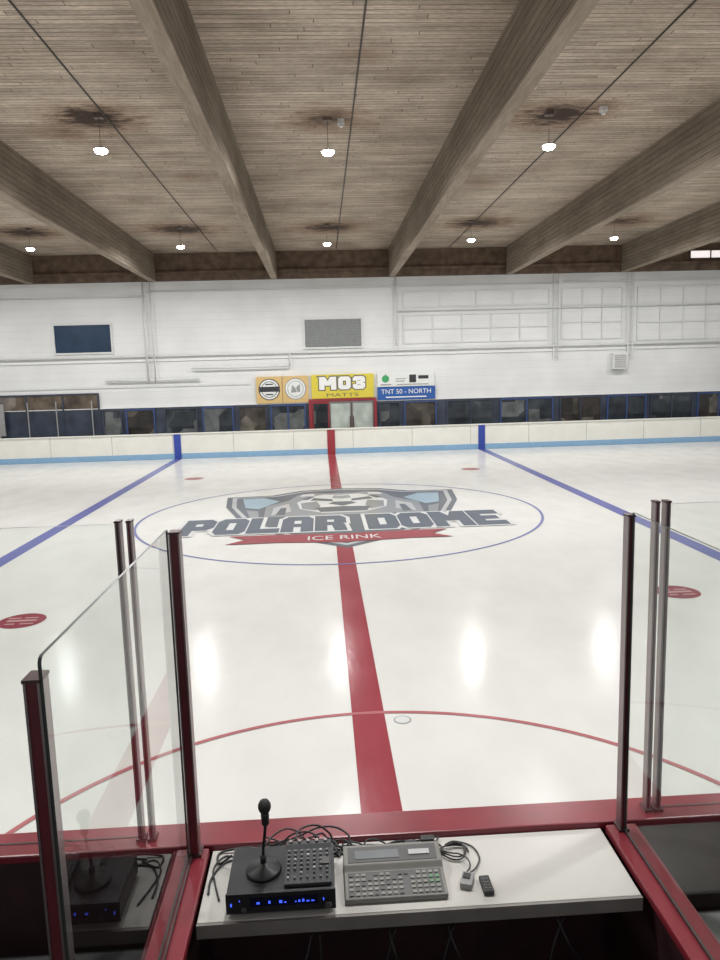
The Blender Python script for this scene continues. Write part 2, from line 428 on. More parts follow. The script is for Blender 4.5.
ice=MB().box(-24,28,-.17,26.25,-.04,0).done('ice_sheet',M_ice,label='glossy white indoor ice rink surface with painted hockey lines',category='ice rink')
def mark(mb,name,m,label=None):
    o=mb.done(name,m,parent=ice); flat_up(o)
    if label: o['label']=label
    return o
mark(MB().box(-.1525,.1525,-.15,26.24,.0015,.003),'center_line',M_icered,'wide red center line')
for x in (-6.24,6.24):
    mark(MB().box(x-.1525,x+.1525,-.15,26.24,.0015,.003),'blue_line',M_iceblue,'dark blue zone line')
mark(MB().ring(0,13.15,4.54,4.60,.0045,seg=160),'center_circle',M_icecirc,'thin blue circle')
mark(MB().ring(0,0,3.025,3.075,.0045,a0=0,a1=180),'crease_arc',M_icered2,'thin red half circle')
for i,(x,y) in enumerate(((-4.5,6.27),(4.62,6.30),(-4.55,20.1),(4.5,20.15))):
    d=mark(MB().disc(x,y,.31,.003),'faceoff_spot',M_icered3 if i<2 else M_icered4,'red round spot with pale strokes')
    for q in ((-.2,.2,-.035,.035),(-.22,-.05,.09,.13),(.0,.18,.09,.13),(.02,.2,-.15,-.11),(-.18,-.05,-.15,-.11)):
        MB().box(x+q[0],x+q[1],y+q[2],y+q[3],.004,.005).done('spot_stroke',M_icepale if i<2 else M_icered2,parent=d)
mark(MB().ring(.31,2.88,.07,.08,.0035,seg=32,mi=1).disc(.31,2.88,.07,.0035,mi=0),'ice_disc',[M_icewhite,M_icegrey],'small pale round patch beside the red line')  # flat pale disc with a thin grey rim

# center logo
shield=[(-2.95,16.0),(-1.75,16.1),(-1.0,16.75),(.1,16.95),(1.2,16.75),(1.95,16.15),(3.15,16.1),(3.0,14.5),(2.4,12.4),(1.35,10.8),(.05,9.75),(-1.15,10.8),(-2.2,12.4),(-2.8,14.5)]
def inset(p,k,cx=.1,cy=13.8): return [(cx+(x-cx)*k,cy+(y-cy)*k) for x,y in p]
logo=mark(MB().poly(shield,.0052),'center_logo',M_icedark,'shield emblem with large lettering painted at center ice')
def lm(mb,name,m,**k):
    o=mb.done(name,m,parent=logo); flat_up(o); return o
lm(MB().poly(inset(shield,.95),.0060),'shield_rim',M_icelgrey)
lm(MB().poly(inset(shield,.91),.0068),'shield_field',M_icedark)
def pm(name,m,pts,z): lm(MB().poly(pts,z),name,m)
def sym(name,m,pts,z,c=.1):
    pm(name,m,pts,z); pm(name,m,[(2*c-x,y) for x,y in pts][::-1],z)
sym('shield_corner',M_icesky,[(-2.5,15.65),(-1.95,15.7),(-1.5,15.1),(-1.95,14.1),(-2.3,14.3)],.0078)
sym('shield_corner',M_icegrey,[(-2.25,14.0),(-1.95,13.8),(-1.85,12.9),(-2.05,12.9)],.0078)
pm('emblem_patch',M_icegrey,[(-1.75,13.0),(-1.8,14.4),(-1.25,15.2),(-1.05,16.0),(-.65,16.3),(-.3,16.1),(.5,16.1),(.85,16.3),(1.25,16.0),(1.45,15.2),(2.0,14.4),(1.95,13.0)],.0084)
pm('emblem_patch',M_icewhite,[(-.95,13.9),(-1.05,14.8),(-.75,15.6),(-.35,15.95),(.1,15.8),(.55,15.95),(.95,15.6),(1.25,14.8),(1.15,13.9),(.6,13.3),(-.4,13.3)],.0092)
sym('emblem_patch',M_icewhite,[(-1.0,15.7),(-.95,16.05),(-.65,16.1),(-.6,15.8)],.0092)
sym('emblem_patch',M_icelgrey,[(-1.6,13.2),(-1.6,14.2),(-1.25,14.7),(-1.15,13.6)],.0092)
sym('emblem_stroke',M_icegrey,[(-.9,13.9),(-.95,14.7),(-.55,14.9),(-.45,14.2),(-.55,13.6)],.0098)
sym('emblem_stroke',M_icedark,[(-.72,15.05),(-.12,14.82),(-.16,15.15),(-.62,15.42)],.0104)
sym('emblem_stroke',M_icedark,[(-.97,15.15),(-.8,15.6),(-.58,15.65),(-.78,15.15)],.0104)
sym('emblem_stroke',M_icedark,[(-1.5,13.2),(-1.42,14.1),(-1.28,14.1),(-1.28,13.2)],.0104)
pm('emblem_stroke',M_icedark,[(-.26,14.5),(.1,14.15),(.46,14.5),(.32,14.76),(-.12,14.76)],.0104)
pm('emblem_stroke',M_icedark,[(-.58,14.0),(-.45,13.4),(.65,13.4),(.78,14.0),(.1,14.08)],.0104)
pm('emblem_stroke',M_icegrey,[(-.15,15.3),(-.1,15.75),(.1,15.65),(.3,15.75),(.35,15.3),(.1,15.2)],.0104)
lm(MB().poly([(-2.3,11.07),(-1.95,10.7),(-2.3,10.33),(-1.3,10.36),(.0,10.2),(1.3,10.36),(2.15,10.33),(1.8,10.7),(2.15,11.07),(1.3,11.06),(.0,10.98),(-1.3,11.06)],.0118),'ribbon',M_icered)
block('letter_outline','POLAR DOME',M_icewhite,-3.40,3.50,11.30,12.85,'XY',.0128,logo,.12,.04,split=False)
block('letter','POLAR DOME',M_icelet,-3.40,3.50,11.30,12.85,'XY',.0142,logo,.035,.04)
text('ribbon_lettering','ICE RINK',M_icewhite,-.7,.75,10.45,10.80,'XY',.0135,logo)

# far boards
fb=MB().box(-24,28,26.3,26.42,.22,1.0).done('dasher_board',M_hdpe,label='long cream white hockey dasher boards along far side',category='rink boards')
MB().box(-24,28,26.285,26.42,-.04,.22).done('kick_plate',M_kick,parent=fb,label='light blue kick strip')
MB().box(-24,28,26.27,26.5,1.0,1.04).done('board_cap',M_hdpe,parent=fb,bevel=.01)
MB().box(-.16,.16,26.275,26.30,0.0,1.0).done('line_marker',M_bred,parent=fb,label='red vertical marker')
for x in (-6.24,6.24): MB().box(x-.14,x+.14,26.275,26.30,.0,1.0).done('line_marker',M_bblue,parent=fb,label='blue vertical marker')
for i in range(-6,8):
    x=i*2.44+.9
    MB().box(x-.006,x+.006,26.293,26.30,.22,1.0).done('panel_seam',M_inkgrey,parent=fb)

# ------------------------------------------------------------------ beams, conduits, lamps
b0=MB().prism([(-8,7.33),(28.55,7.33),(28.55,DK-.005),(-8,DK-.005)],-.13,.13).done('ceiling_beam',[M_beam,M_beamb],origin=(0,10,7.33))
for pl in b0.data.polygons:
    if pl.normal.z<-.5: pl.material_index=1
xs=[-17.4,-12.35,-7.3,-2.18,2.86,7.98,13.05,18.1]
for i,x in enumerate(xs):
    o=b0 if i==0 else b0.copy()
    if i: COL.objects.link(o)
    o.location.x=x
    o['label']='long laminated timber roof beam under the plank ceiling'; o['category']='beam'; o['group']='laminated roof beams'
for i,x in enumerate((-4.5,.5,5.35)):
    MB().tube([(x,-2,DK-.014),(x,28.5,DK-.014)],.0145,smooth_steps=1).done('conduit',M_conduit,label='thin dark electrical conduit run along the ceiling',category='conduit',group='ceiling conduits')
def lamp(x,y,z=7.78):
    e=bpy.data.objects.new('high_bay_lamp',None); COL.objects.link(e); e.location=(x,y,z)
    MB().lathe(x,y,[(.13,z+.05),(.135,z+.06),(.09,z+.08),(.05,z+.11),(.02,z+.12)]).done('housing',M_house,parent=e)
    MB().lathe(x,y,[(.03,z-.035),(.08,z-.022),(.115,z+.0),(.13,z+.048)]).done('lens',M_led,parent=e,label='glowing white LED lens')
    MB().tube([(x,y,z+.11),(x,y,DK-.005)],.006,smooth_steps=1).box(x-.09,x+.09,y-.06,y+.06,DK-.07,DK-.002).done('hanger',M_stem,parent=e)
    return e
l0=lamp(-4.62,12.3)
LP=[(-4.62,12.3),(-.02,12.6),(4.61,12.4),(-5.1,23.3),(.05,23.3),(5.17,23.05),(-10.25,23.2),(10.4,23.2),(-9.9,12.4),(9.9,12.4),(-9.9,1.6),(-4.7,1.6),(0,1.6),(4.7,1.6),(9.9,1.6),(-15.6,23.2),(15.9,23.2),(-15.6,12.4),(15.9,12.4)]  # out-of-view lamps (near row, row ends, outer pairs) are added for light
ldat=bpy.data.lights.new('led_light','AREA'); ldat.shape='DISK'; ldat.size=.34; ldat.energy=265; ldat.color=(1,.99,.98)
kids=list(l0.children)
for i,(x,y) in enumerate(LP):
    if i==0: e=l0
    else:
        e=l0.copy(); COL.objects.link(e); e.location=(x,y,7.78)
        for k in kids:
            c=k.copy(); COL.objects.link(c); c.parent=e
    e['label']='round white LED high bay lamp hanging from plank ceiling'; e['category']='ceiling lamp'; e['group']='high bay lamps'
    L=bpy.data.objects.new('led_light',ldat); COL.objects.link(L); L.location=(x,y,7.73)
for x,y in ((.27,12.7),(5.65,12.1)):
    MB().box(x-.07,x+.07,y-.07,y+.07,DK-.1,DK-.005).lathe(x,y,[(.03,DK-.16),(.05,DK-.14),(.05,DK-.1)]).done('ceiling_sensor',M_paint,label='small white sensor box mounted on ceiling',category='sensor')

# ------------------------------------------------------------------ far wall details
def framed(name,x0,x1,z0,z1,y,fm,pm_,fw=.07,mull=0,**p):
    b=MB(); d=.06
    b.box(x0,x1,y-d,y,z0,z0+fw).box(x0,x1,y-d,y,z1-fw,z1).box(x0,x0+fw,y-d,y,z0+fw,z1-fw).box(x1-fw,x1,y-d,y,z0+fw,z1-fw)
    for i in range(mull):
        xm=x0+(x1-x0)*(i+1)/(mull+1); b.box(xm-fw/2,xm+fw/2,y-d,y,z0+fw,z1-fw)
    o=b.done(name,fm,**p)
    MB().box(x0+fw,x1-fw,y-.025,y-.005,z0+fw,z1-fw).done('pane',pm_,parent=o)
    return o
YW=28.79
framed('window_1',-11.7,-9.2,4.38,5.68,YW,M_paint2,M_navyglass,label='navy tinted window high in the white wall',category='window',**S)
vent=framed('wall_panel',-1.03,1.56,4.36,5.68,YW,M_paint2,M_louver,label='grey rectangular vent panel in the white wall',category='vent panel')
b=MB()
for i in range(14): b.box(-.95,1.48,YW-.04,YW-.02,4.46+i*.085,4.47+i*.085)
b.done('louver',M_inkgrey,parent=vent,kind='stuff')
YN=28.69
wn=2
lowL=[(-9.85,-9.0),(-8.85,-7.6),(-7.2,-5.75),(-5.55,-4.2),(-4.0,-2.75),(-2.6,-1.05)]
lowR=[(2.2,3.15),(3.3,4.75),(5.2,7.35),(7.6,10.0),(10.3,12.2),(12.45,14.25),(14.45,16.4),(16.6,18.6)]
for a,c in lowL+lowR:
    framed('window_%d'%wn,a,c,.55,1.98,YN,M_blueframe if wn%2 else M_navy,M_dkglass if wn%3 else M_dkglass2,fw=.06,mull=1 if c-a>1.5 else 0,label='dark lobby window behind the rink boards',category='window',**S); wn+=1
framed('window_%d'%wn,-14.6,-9.95,.5,2.72,YN+.05,M_navy,M_lobby,fw=.07,mull=2,label='wide warm brown lobby opening with dark frame',category='window',**S); wn+=1
framed('window_%d'%wn,-19,-14.7,.5,2.72,YN+.05,M_navy,M_lobby,fw=.07,mull=2,label='wide warm brown lobby opening with dark frame',category='window',**S); wn+=1
framed('window_%d'%wn,16.0,17.9,7.82,8.22,28.69,M_header,M_sky,fw=.05,mull=1,label='small daylit opening under the roof deck',category='window',**S)
rl=MB().box(-14.4,-13.9,28.40,28.44,1.0,2.35).box(-14.2,-14.1,28.40,28.44,-.04,1.0).done('notice_board',M_inkgrey,label='dull grey notice board on a post by the lobby opening',category='notice board')
for x in (-12.9,-11.7,-10.2):
    MB().box(x-.02,x+.02,28.4,28.44,-.04,2.4).box(x-.1,x+.1,28.35,28.5,-.04,-.01).done('upright_pole',M_inkgrey,label='thin pale upright pole before the lobby opening',category='pole',group='pale poles by the lobby')
d=MB().box(-.9,-.78,28.58,28.69,-.04,2.18).box(1.96,2.08,28.58,28.69,-.04,2.18).box(-.78,1.96,28.58,28.69,2.08,2.18).done('door_1',M_bred,label='red framed double glass entrance door',category='door',**S)
for a,c in ((-.76,-.02),(.0,.96),(.98,1.94)):
    MB().box(a,a+.05,28.60,28.66,0,2.06).box(c-.05,c,28.60,28.66,0,2.06).box(a+.05,c-.05,28.60,28.66,1.98,2.06).box(a+.05,c-.05,28.60,28.66,0,.25).done('door_leaf',M_alu if a>-.5 else M_bred,parent=d)
    MB().box(a+.05,c-.05,28.62,28.64,.25,1.98).done('pane',M_doorglass if a>-.5 else M_dkglass,parent=d)
for x in (.88,1.03): MB().box(x,x+.03,28.56,28.60,.9,1.4).done('door_handle',M_dkalu,parent=d)
def pipe(pts,r,label='white painted pipe fixed along the wall',m=M_paint2,name='wall_pipe'):
    return MB().tube(pts,r,smooth_steps=1).done(name,m,label=label,category='pipe',group='painted wall pipes')
pipe([(-24,28.7,4.22),(28,28.7,4.22)],.04)
pipe([(-7.6,28.68,6.95),(10.2,28.68,6.95)],.03)
pipe([(-14,28.68,6.75),(-7.7,28.68,6.75)],.03)
pipe([(10.4,28.68,6.98),(22,28.68,6.98)],.03)
pipe([(3.1,28.7,5.88),(20,28.7,5.88)],.025)
pipe([(3.0,28.6,7.3),(3.0,28.6,4.4)],.035)
pipe([(-7.75,28.6,7.3),(-7.75,28.6,3.1)],.04)
pipe([(-7.45,28.6,7.3),(-7.45,28.6,3.1)],.03)
pipe([(-9.6,28.66,3.2),(-5.6,28.66,3.2)],.04)
pipe([(-5.9,28.62,3.65),(-1.7,28.62,3.65)],.035)
pipe([(-1.65,28.62,3.65),(-1.65,28.62,4.2)],.03)
for x in (10.1,13.45):
    b=MB().box(x-.13,x-.09,28.66,28.7,3.6,7.3).box(x+.09,x+.13,28.66,28.7,3.6,7.3)
    for k in range(12): b.box(x-.09,x+.09,28.67,28.69,3.8+k*.3,3.83+k*.3)
    b.done('wall_ladder_rack',M_paint2,label='narrow white metal rack fixed upright on wall',category='rack',group='upright wall racks')
def grid(b,x0,x1,z0,z1,nx,nz):
    for i in range(nx+1):
        x=x0+(x1-x0)*i/nx; b.box(x-.03,x+.03,28.75,28.795,z0,z1)
    for j in range(nz+1):
        z=z0+(z1-z0)*j/nz
        for i in range(nx):
            xa=x0+(x1-x0)*i/nx+.03; xb=x0+(x1-x0)*(i+1)/nx-.03
            b.box(xa,xb,28.75,28.795,z-.025,z+.025)
g=MB(); grid(g,3.35,9.8,4.5,5.7,5,2); g.done('trim_3',M_paint2,label='white raised panel framing on wall',category='trim',**S)
g=MB(); grid(g,3.35,9.8,6.05,6.7,4,1); g.done('trim_4',M_paint2,label='white raised panel framing on wall',category='trim',**S)
g=MB(); grid(g,10.4,13.1,4.5,6.7,3,3); g.done('trim_5',M_paint2,label='white raised panel framing on wall',category='trim',**S)
g=MB(); grid(g,13.8,20,4.4,6.7,6,3); g.done('trim_6',M_paint2,label='white raised panel framing on wall',category='trim',**S)
MB().box(-24,28,28.74,28.79,4.0,4.08).box(-24,28,28.69,28.79,2.02,2.05).done('trim_7',M_paint,label='white horizontal ledges on wall',category='trim',**S)
MB().box(-24,-3.4,28.76,28.79,2.9,2.98).done('trim_8',M_paint2,label='white ledge above the lobby windows',category='trim',**S)
sp=MB().box(12.62,13.3,28.5,28.79,3.12,3.85).done('wall_speaker',M_paint2,label='white boxy unit with grille mounted on wall',category='speaker',bevel=.02)  # small box speaker on the far wall
b=MB()
for i in range(7): b.box(12.7,13.22,28.49,28.50,3.2+i*.085,3.24+i*.085)
b.done('grille',M_inkgrey,parent=sp,kind='stuff')

# banners
YB=28.66
def banner(x0,x1,z0,z1,m,label): 
    return MB().box(x0,x1,YB,28.795,z0,z1).done('banner',m,label=label,category='banner')
for x0,x1,s in ((-3.16,-2.04,0),(-2.02,-.9,1)):
    o=banner(x0,x1,2.06,3.22,M_tan,'tan square sponsor banner with round white emblem')
    cx=(x0+x1)/2
    MB().discxz(cx,2.66,.47,YB-.004,mi=1).discxz(cx,2.66,.43,YB-.008,mi=0).discxz(cx,2.66,.35,YB-.012,mi=1).discxz(cx,2.66,.325,YB-.016,mi=0).done('emblem',[M_bwhite,M_ink if s==0 else M_inkgrey],parent=o)
    if s==0:
        MB().box(cx-.42,cx+.42,YB-.024,YB-.020,2.56,2.78).done('emblem_band',M_ink,parent=o)
        MB().box(cx-.16,cx+.16,YB-.024,YB-.020,2.42,2.47).done('emblem_band',M_ink,parent=o)
        MB().box(cx-.16,cx+.16,YB-.024,YB-.020,2.86,2.91).done('emblem_band',M_ink,parent=o)
    else:
        MB().polyxz([(cx-.2,2.5),(cx-.14,2.84),(cx+.0,2.7),(cx+.05,2.52)],YB-.022).done('emblem_mark',M_inkgrey,parent=o)
        MB().polyxz([(cx+.06,2.55),(cx+.03,2.74),(cx+.2,2.86),(cx+.2,2.5)],YB-.022).done('emblem_mark',M_inkgrey,parent=o)
o=banner(-.76,1.98,2.2,3.24,M_yel,'yellow banner with bold white lettering above the door')
block('letter_outline','MO3',M_inkol,-.40,1.58,2.60,3.12,'XZ',YB-.006,o,.07,.02,gap=.26,mw=1.4)
block('letter','MO3',M_inkw,-.40,1.58,2.60,3.12,'XZ',YB-.014,o,.022,.02,gap=.26,mw=1.4)
text('small_print','MATTS',M_inkol,-.1,1.3,2.27,2.42,'XZ',YB-.006,o)
o=banner(2.14,4.64,2.64,3.24,M_bwhite,'white sponsor banner with green emblem and dark print')
MB().discxz(2.5,2.98,.16,YB-.004).polyxz([(2.4,2.98),(2.5,3.2),(2.6,2.98)],YB-.010).done('emblem',M_inkg,parent=o)
for q in ((2.28,2.75,2.70,2.75),(2.95,3.4,2.95,2.99),(2.95,3.35,2.85,2.89),(3.0,4.4,2.70,2.74)):
    MB().box(q[0],q[1],YB-.006,YB-.002,q[2],q[3]).done('small_print',M_inkgrey,parent=o)
MB().box(3.55,3.85,YB-.006,YB-.002,2.8,3.14).done('print_block',M_ink,parent=o)
MB().box(3.95,4.4,YB-.006,YB-.002,2.95,3.1).done('print_block',M_ink,parent=o)
o=banner(2.14,4.70,2.06,2.62,M_bnblue,'blue sponsor banner with white lettering')
text('lettering','TNT 50 - NORTH',M_inkw,2.3,4.5,2.32,2.52,'XZ',YB-.006,o)
MB().box(2.5,4.3,YB-.006,YB-.002,2.15,2.2).done('small_print',M_inkw,parent=o)

# ------------------------------------------------------------------ near side: boards, box, glass
CZ=1.07
nb=MB().box(-6,6,-.34,-.20,-.04,1.03).done('near_dasher_board',M_darkred,label='near side dasher boards with dark inner face and red cap',category='rink boards')
MB().box(-6,6,-.36,-.18,1.03,CZ).done('board_cap',M_capred,parent=nb,bevel=.008,label='glossy red top cap')
def post(x,y,w,d,top,parent,label,red=True):
    b=MB().box(x-w/2,x+w/2,y-d/2,y+d/2,CZ+.012,top,mi=0)
    b.box(x-w/2-.003,x-w/2+.003,y-d/2-.003,y+d/2+.003,CZ+.012,top,mi=1).box(x+w/2-.003,x+w/2+.003,y-d/2-.003,y+d/2+.003,CZ+.012,top,mi=1)
    o=b.done('post',[M_maroon if red else M_dkalu,M_alu],label=label,parent=parent)
    MB().box(x-w/2-.005,x+w/2+.005,y-d/2-.005,y+d/2+.005,top,top+.008).done('post_cap',M_dkalu,parent=o)
    MB().box(x-w/2-.012,x+w/2+.012,y-d/2-.012,y+d/2+.012,CZ+.0,CZ+.012).done('base_plate',M_dkalu,parent=o)
    return o
def pane(pts,axis,c,th,parent,label):
    bm=bmesh.new(); A=[];B=[]
    for u,z in pts:
        for L,s in ((A,-1),(B,1)):
            L.append(bm.verts.new((c+s*th/2,u,z) if axis=='X' else (u,c+s*th/2,z)))
    f=bm.faces.new(A); f.material_index=0; f=bm.faces.new(B[::-1]); f.material_index=0
    n=len(pts)
    for i in range(n):
        f=bm.faces.new([A[i],B[i],B[(i+1)%n],A[(i+1)%n]]); f.material_index=1
    mb=MB(); mb.bm.free(); mb.bm=bm
    return mb.done('glass_panel',[M_glass,M_gedge],label=label,parent=parent)
def roundtop(u0,u1,z0,z1,r):
    pts=[(u1,z0),(u0,z0)]
    for i in range(7):
        a=math.pi-math.pi/2*i/6; pts.append((u0+r+r*math.cos(a),z1-r+r*math.sin(a)))
    pts.append((u1,z1)); return pts
for sx in (-1,1):
    x0,x1=(-1.06,-.915) if sx<0 else (.915,1.06)
    dv=MB().box(x0+.02,x1-.02,-3.0,-.38,.0,1.03).done('box_divider',M_darkred,label='waist high partition with red cap, posts and clear glass beside desk',category='partition',group='box partitions')
    MB().box(x0,x1,-3.0,-.38,1.03,CZ).done('divider_cap',M_capred,parent=dv,bevel=.008,label='glossy red top cap')
    MB().box(-.005+sx*.985,.005+sx*.985,-3.0,-.38,CZ,CZ+.012).done('glazing_channel',M_dkalu,parent=dv)
    if sx<0:
        post(-.973,-.41,.038,.05,2.54,dv,'maroon post with aluminium edges')
        post(-1.022,-1.80,.032,.05,2.50,dv,'maroon post with aluminium edges')
    else:
        post(.980,-.41,.024,.045,2.54,dv,'maroon post with aluminium edges')
        post(1.005,-1.80,.042,.05,2.50,dv,'maroon post with aluminium edges')
    pane(roundtop(-1.825,-.44,1.083,2.56,.02),'X',.985 if sx>0 else -1.0,.009,dv,'clear tempered glass panel')
    k=1.215 if sx<0 else 1.18
    post(sx*(k-.023),-.28,.015,.038,2.57,nb,'slim aluminium and maroon post')
    post(sx*(k+.026),-.28,.017,.038,2.57,nb,'slim dark aluminium post',red=False)
    u=sorted((sx*(k+.040),sx*2.75))
    pane([(u[0],1.072),(u[1],1.072),(u[1],2.56),(u[0],2.56)],'Y',-.27,.010,nb,'clear tempered glass panel')
    u=sorted((sx*2.82,sx*4.2))
    pane([(u[0],1.072),(u[1],1.072),(u[1],2.56),(u[0],2.56)],'Y',-.27,.010,nb,'clear tempered glass panel')
    post(sx*2.785,-.28,.04,.05,2.57,nb,'slim aluminium post',red=False)
MB().box(-6,6,-7.5,-.36,-.04,-.005).done('rubber_mat',M_rubber,label='black rubber matting on the box floor',category='mat')
for x0,x1 in ((1.12,2.7),(-2.7,-1.12)):
    o=MB().box(x0,x1,-.86,-.46,.62,.66).done('bench',M_bench if x0>0 else M_rubber,label='plain flat bench inside the penalty box',category='bench',bevel=.006)
    for xx in (x0+.15,x1-.2):
        MB().box(xx,xx+.05,-.8,-.5,-.005,.62).done('leg',M_dkalu,parent=o)

# desk
DZ=1.045
dk=MB().box(-.903,.898,-.812,-.368,DZ-.03,DZ).done('scorekeeper_desk',M_desk,label='white laminate scorekeeper desk top behind red boards',category='desk',bevel=.004)
MB().box(-.903,.898,-.826,-.813,DZ-.06,DZ-.002).done('front_edge',M_deskedge,parent=dk)
for x in (-.8,0,.8):
    MB().prism([(-.376,DZ-.031),(-.75,DZ-.031),(-.376,DZ-.30)],x-.012,x+.012).done('bracket',M_dkalu,parent=dk)
for i,(x,w,y) in enumerate(((-.14,.08,-.84),(.10,.10,-.84),(-.45,-.10,-.84),(.55,.12,-.84))):
    MB().tube([(x,-.80,.96),(x+w*.3,y-.02,.88),(x+w,y,.72),(x+w*.4,y+.02,.62),(x-w*.3,y,.78),(x+.03,-.79,.95)],.005).done('hanging_cable',M_black,label='black cable looping below the desk',category='cable',group='cables under the desk')

# receiver
rz=DZ+.012; rt=DZ+.098
rc=MB().box(-.785,-.352,-.785,-.50,rz,rt).done('rack_amplifier',M_blk2,label='black rack audio unit with blue lit display on desk',category='audio unit',bevel=.004)
MB().box(-.788,-.349,-.793,-.785,rz,rt+.001).done('front_panel',M_black,parent=rc,bevel=.002)
ds=MB().box(-.69,-.42,-.7955,-.793,rz+.03,rz+.068).done('display',M_bluedark,parent=rc)
rr=random.Random(5)
x=-.665
while x<-.44:
    w=rr.choice((.005,.008,.012)); MB().box(x,x+w,-.7975,-.7955,rz+.042,rz+.042+rr.choice((.004,.008,.011))).done('display_segment',M_bluelcd,parent=ds,label='glowing blue segment'); x+=w+rr.choice((.008,.018,.035))
for q in ((-.770,-.764,.035,.048),(-.735,-.731,.055,.060),(-.40,-.396,.04,.052)):
    MB().box(q[0],q[1],-.795,-.793,rz+q[2],rz+q[3]).done('indicator_light',M_bluelcd,parent=rc)
for xx,r in ((-.715,.011),(-.380,.014)):
    MB().lathe(xx,0,[(r,-.793),(r,-.805),(r*.8,-.808)],axis='Y',cz=rz+.025,seg=16).done('knob',M_panelgrey,parent=rc)
for xx in (-.75,-.40):
    for yy in (-.76,-.54): MB().lathe(xx,yy,[(.015,DZ+.0005),(.015,rz)],seg=12).done('foot',M_rubber,parent=rc)
# mixer
mz=rt+.001
mx=MB().prism([(-.772,mz),(-.772,mz+.016),(-.575,mz+.030),(-.555,mz+.042),(-.535,mz+.042),(-.535,mz)],-.555,-.362).done('audio_mixer',M_mixer,label='small black audio mixer with grey knobs on the rack unit',category='audio mixer',bevel=.003)
def mtop(y): return mz+.016+(y+.772)/.197*.014
for i in range(7):
    for j in range(7):
        if (i==6 and j in (3,4)) or (j==1 and i%2): continue
        xx=-.540+i*.0265; yy=-.745+j*.025
        k=.6 if j in(0,1) else .75
        MB().lathe(xx,yy,[(.0085*k,mtop(yy)-.001),(.008*k,mtop(yy)+.009),(.006*k,mtop(yy)+.010)],seg=8).done('knob',M_knobw if (i*2+j*3)%7==0 else M_knob,parent=mx)
for i in range(5):
    MB().lathe(-.535+i*.037,-.546,[(.008,mz+.041),(.008,mz+.050)],seg=12).done('socket',M_alu,parent=mx)
MB().box(-.41,-.372,-.675,-.63,mtop(-.67)-.002,mtop(-.63)+.003).done('meter_window',M_panelgrey,parent=mx)
# microphone
mxc,myc=-.645,-.66
mi=MB().lathe(mxc,myc,[(.072,rt+.001),(.074,rt+.008),(.070,rt+.016),(.02,rt+.026),(.012,rt+.04)],seg=36).done('desk_microphone',M_black,label='black desk microphone on round base standing upright',category='microphone')
MB().tube([(mxc,myc,rt+.038),(mxc+.002,myc,rt+.10),(mxc+.012,myc,rt+.17),(mxc+.016,myc,rt+.225)],.0065).done('gooseneck',M_blk2,parent=mi)
hx=mxc+.016
MB().lathe(hx,myc,[(.010,rt+.205),(.016,rt+.215),(.017,rt+.255),(.014,rt+.265)],seg=20).done('microphone_body',M_black,parent=mi)
MB().lathe(hx,myc,[(.013,rt+.264),(.022,rt+.270),(.027,rt+.286),(.026,rt+.300),(.018,rt+.314),(.006,rt+.320)],seg=20).done('windscreen',M_rubber,parent=mi)
MB().lathe(mxc,myc,[(.013,rt+.04),(.013,rt+.075)],seg=14).done('collar',M_blk2,parent=mi)

# scoreboard console
c0,c1=-.312,.112
prof=[(-.768,DZ+.001),(-.768,DZ+.024),(-.628,DZ+.042),(-.606,DZ+.062),(-.505,DZ+.074),(-.488,DZ+.070),(-.488,DZ+.001)]
cs=MB().prism(prof,c0,c1).done('scoreboard_console',M_console,label='beige grey scoreboard control console with keypad on desk',category='control console',bevel=.005)
def ctop(y): return DZ+.024+(y+.768)/.14*.018
MB().prism([(-.758,ctop(-.758)-.002),(-.758,ctop(-.758)+.001),(-.632,ctop(-.632)+.001),(-.632,ctop(-.632)-.002)],c0+.016,c1-.013).done('keypad_overlay',M_panelgrey,parent=cs)
for r in range(5):
    yy=-.754+r*.0245
    for i in range(15):
        xx=c0+.021+i*.0258
        if i==9 and r<4: continue
        if r==4 and i in (3,7,10): continue
        mm=M_keyd if (i<9 and (r*3+i)%4==0) or i==9 else (M_keyg if (i>12 and r in(2,3)) else M_keyl)
        z=ctop(yy+.009)
        MB().box(xx,xx+.017,yy,yy+.015,z-.001,z+.004).done('key',mm,parent=cs)
def dtop(y): return DZ+.062+(y+.606)/.101*.012
MB().prism([(-.598,dtop(-.598)-.002),(-.598,dtop(-.598)+.002),(-.512,dtop(-.512)+.002),(-.512,dtop(-.512)-.002)],c0+.02,c1-.02).done('display_panel',M_panelgrey,parent=cs)
MB().prism([(-.582,dtop(-.582)+.001),(-.582,dtop(-.582)+.004),(-.535,dtop(-.535)+.004),(-.535,dtop(-.535)+.001)],c0+.05,c0+.24).done('display_window',M_knob,parent=cs)
MB().box(c1-.14,c1-.05,-.572,-.54,dtop(-.54)-.003,dtop(-.54)+.003).done('label_plate',M_knobw,parent=cs)
MB().box(c1-.075,c1-.015,-.487,-.455,DZ+.03,DZ+.078).done('cable_connector',M_black,parent=cs,bevel=.003,label='black plug connector')

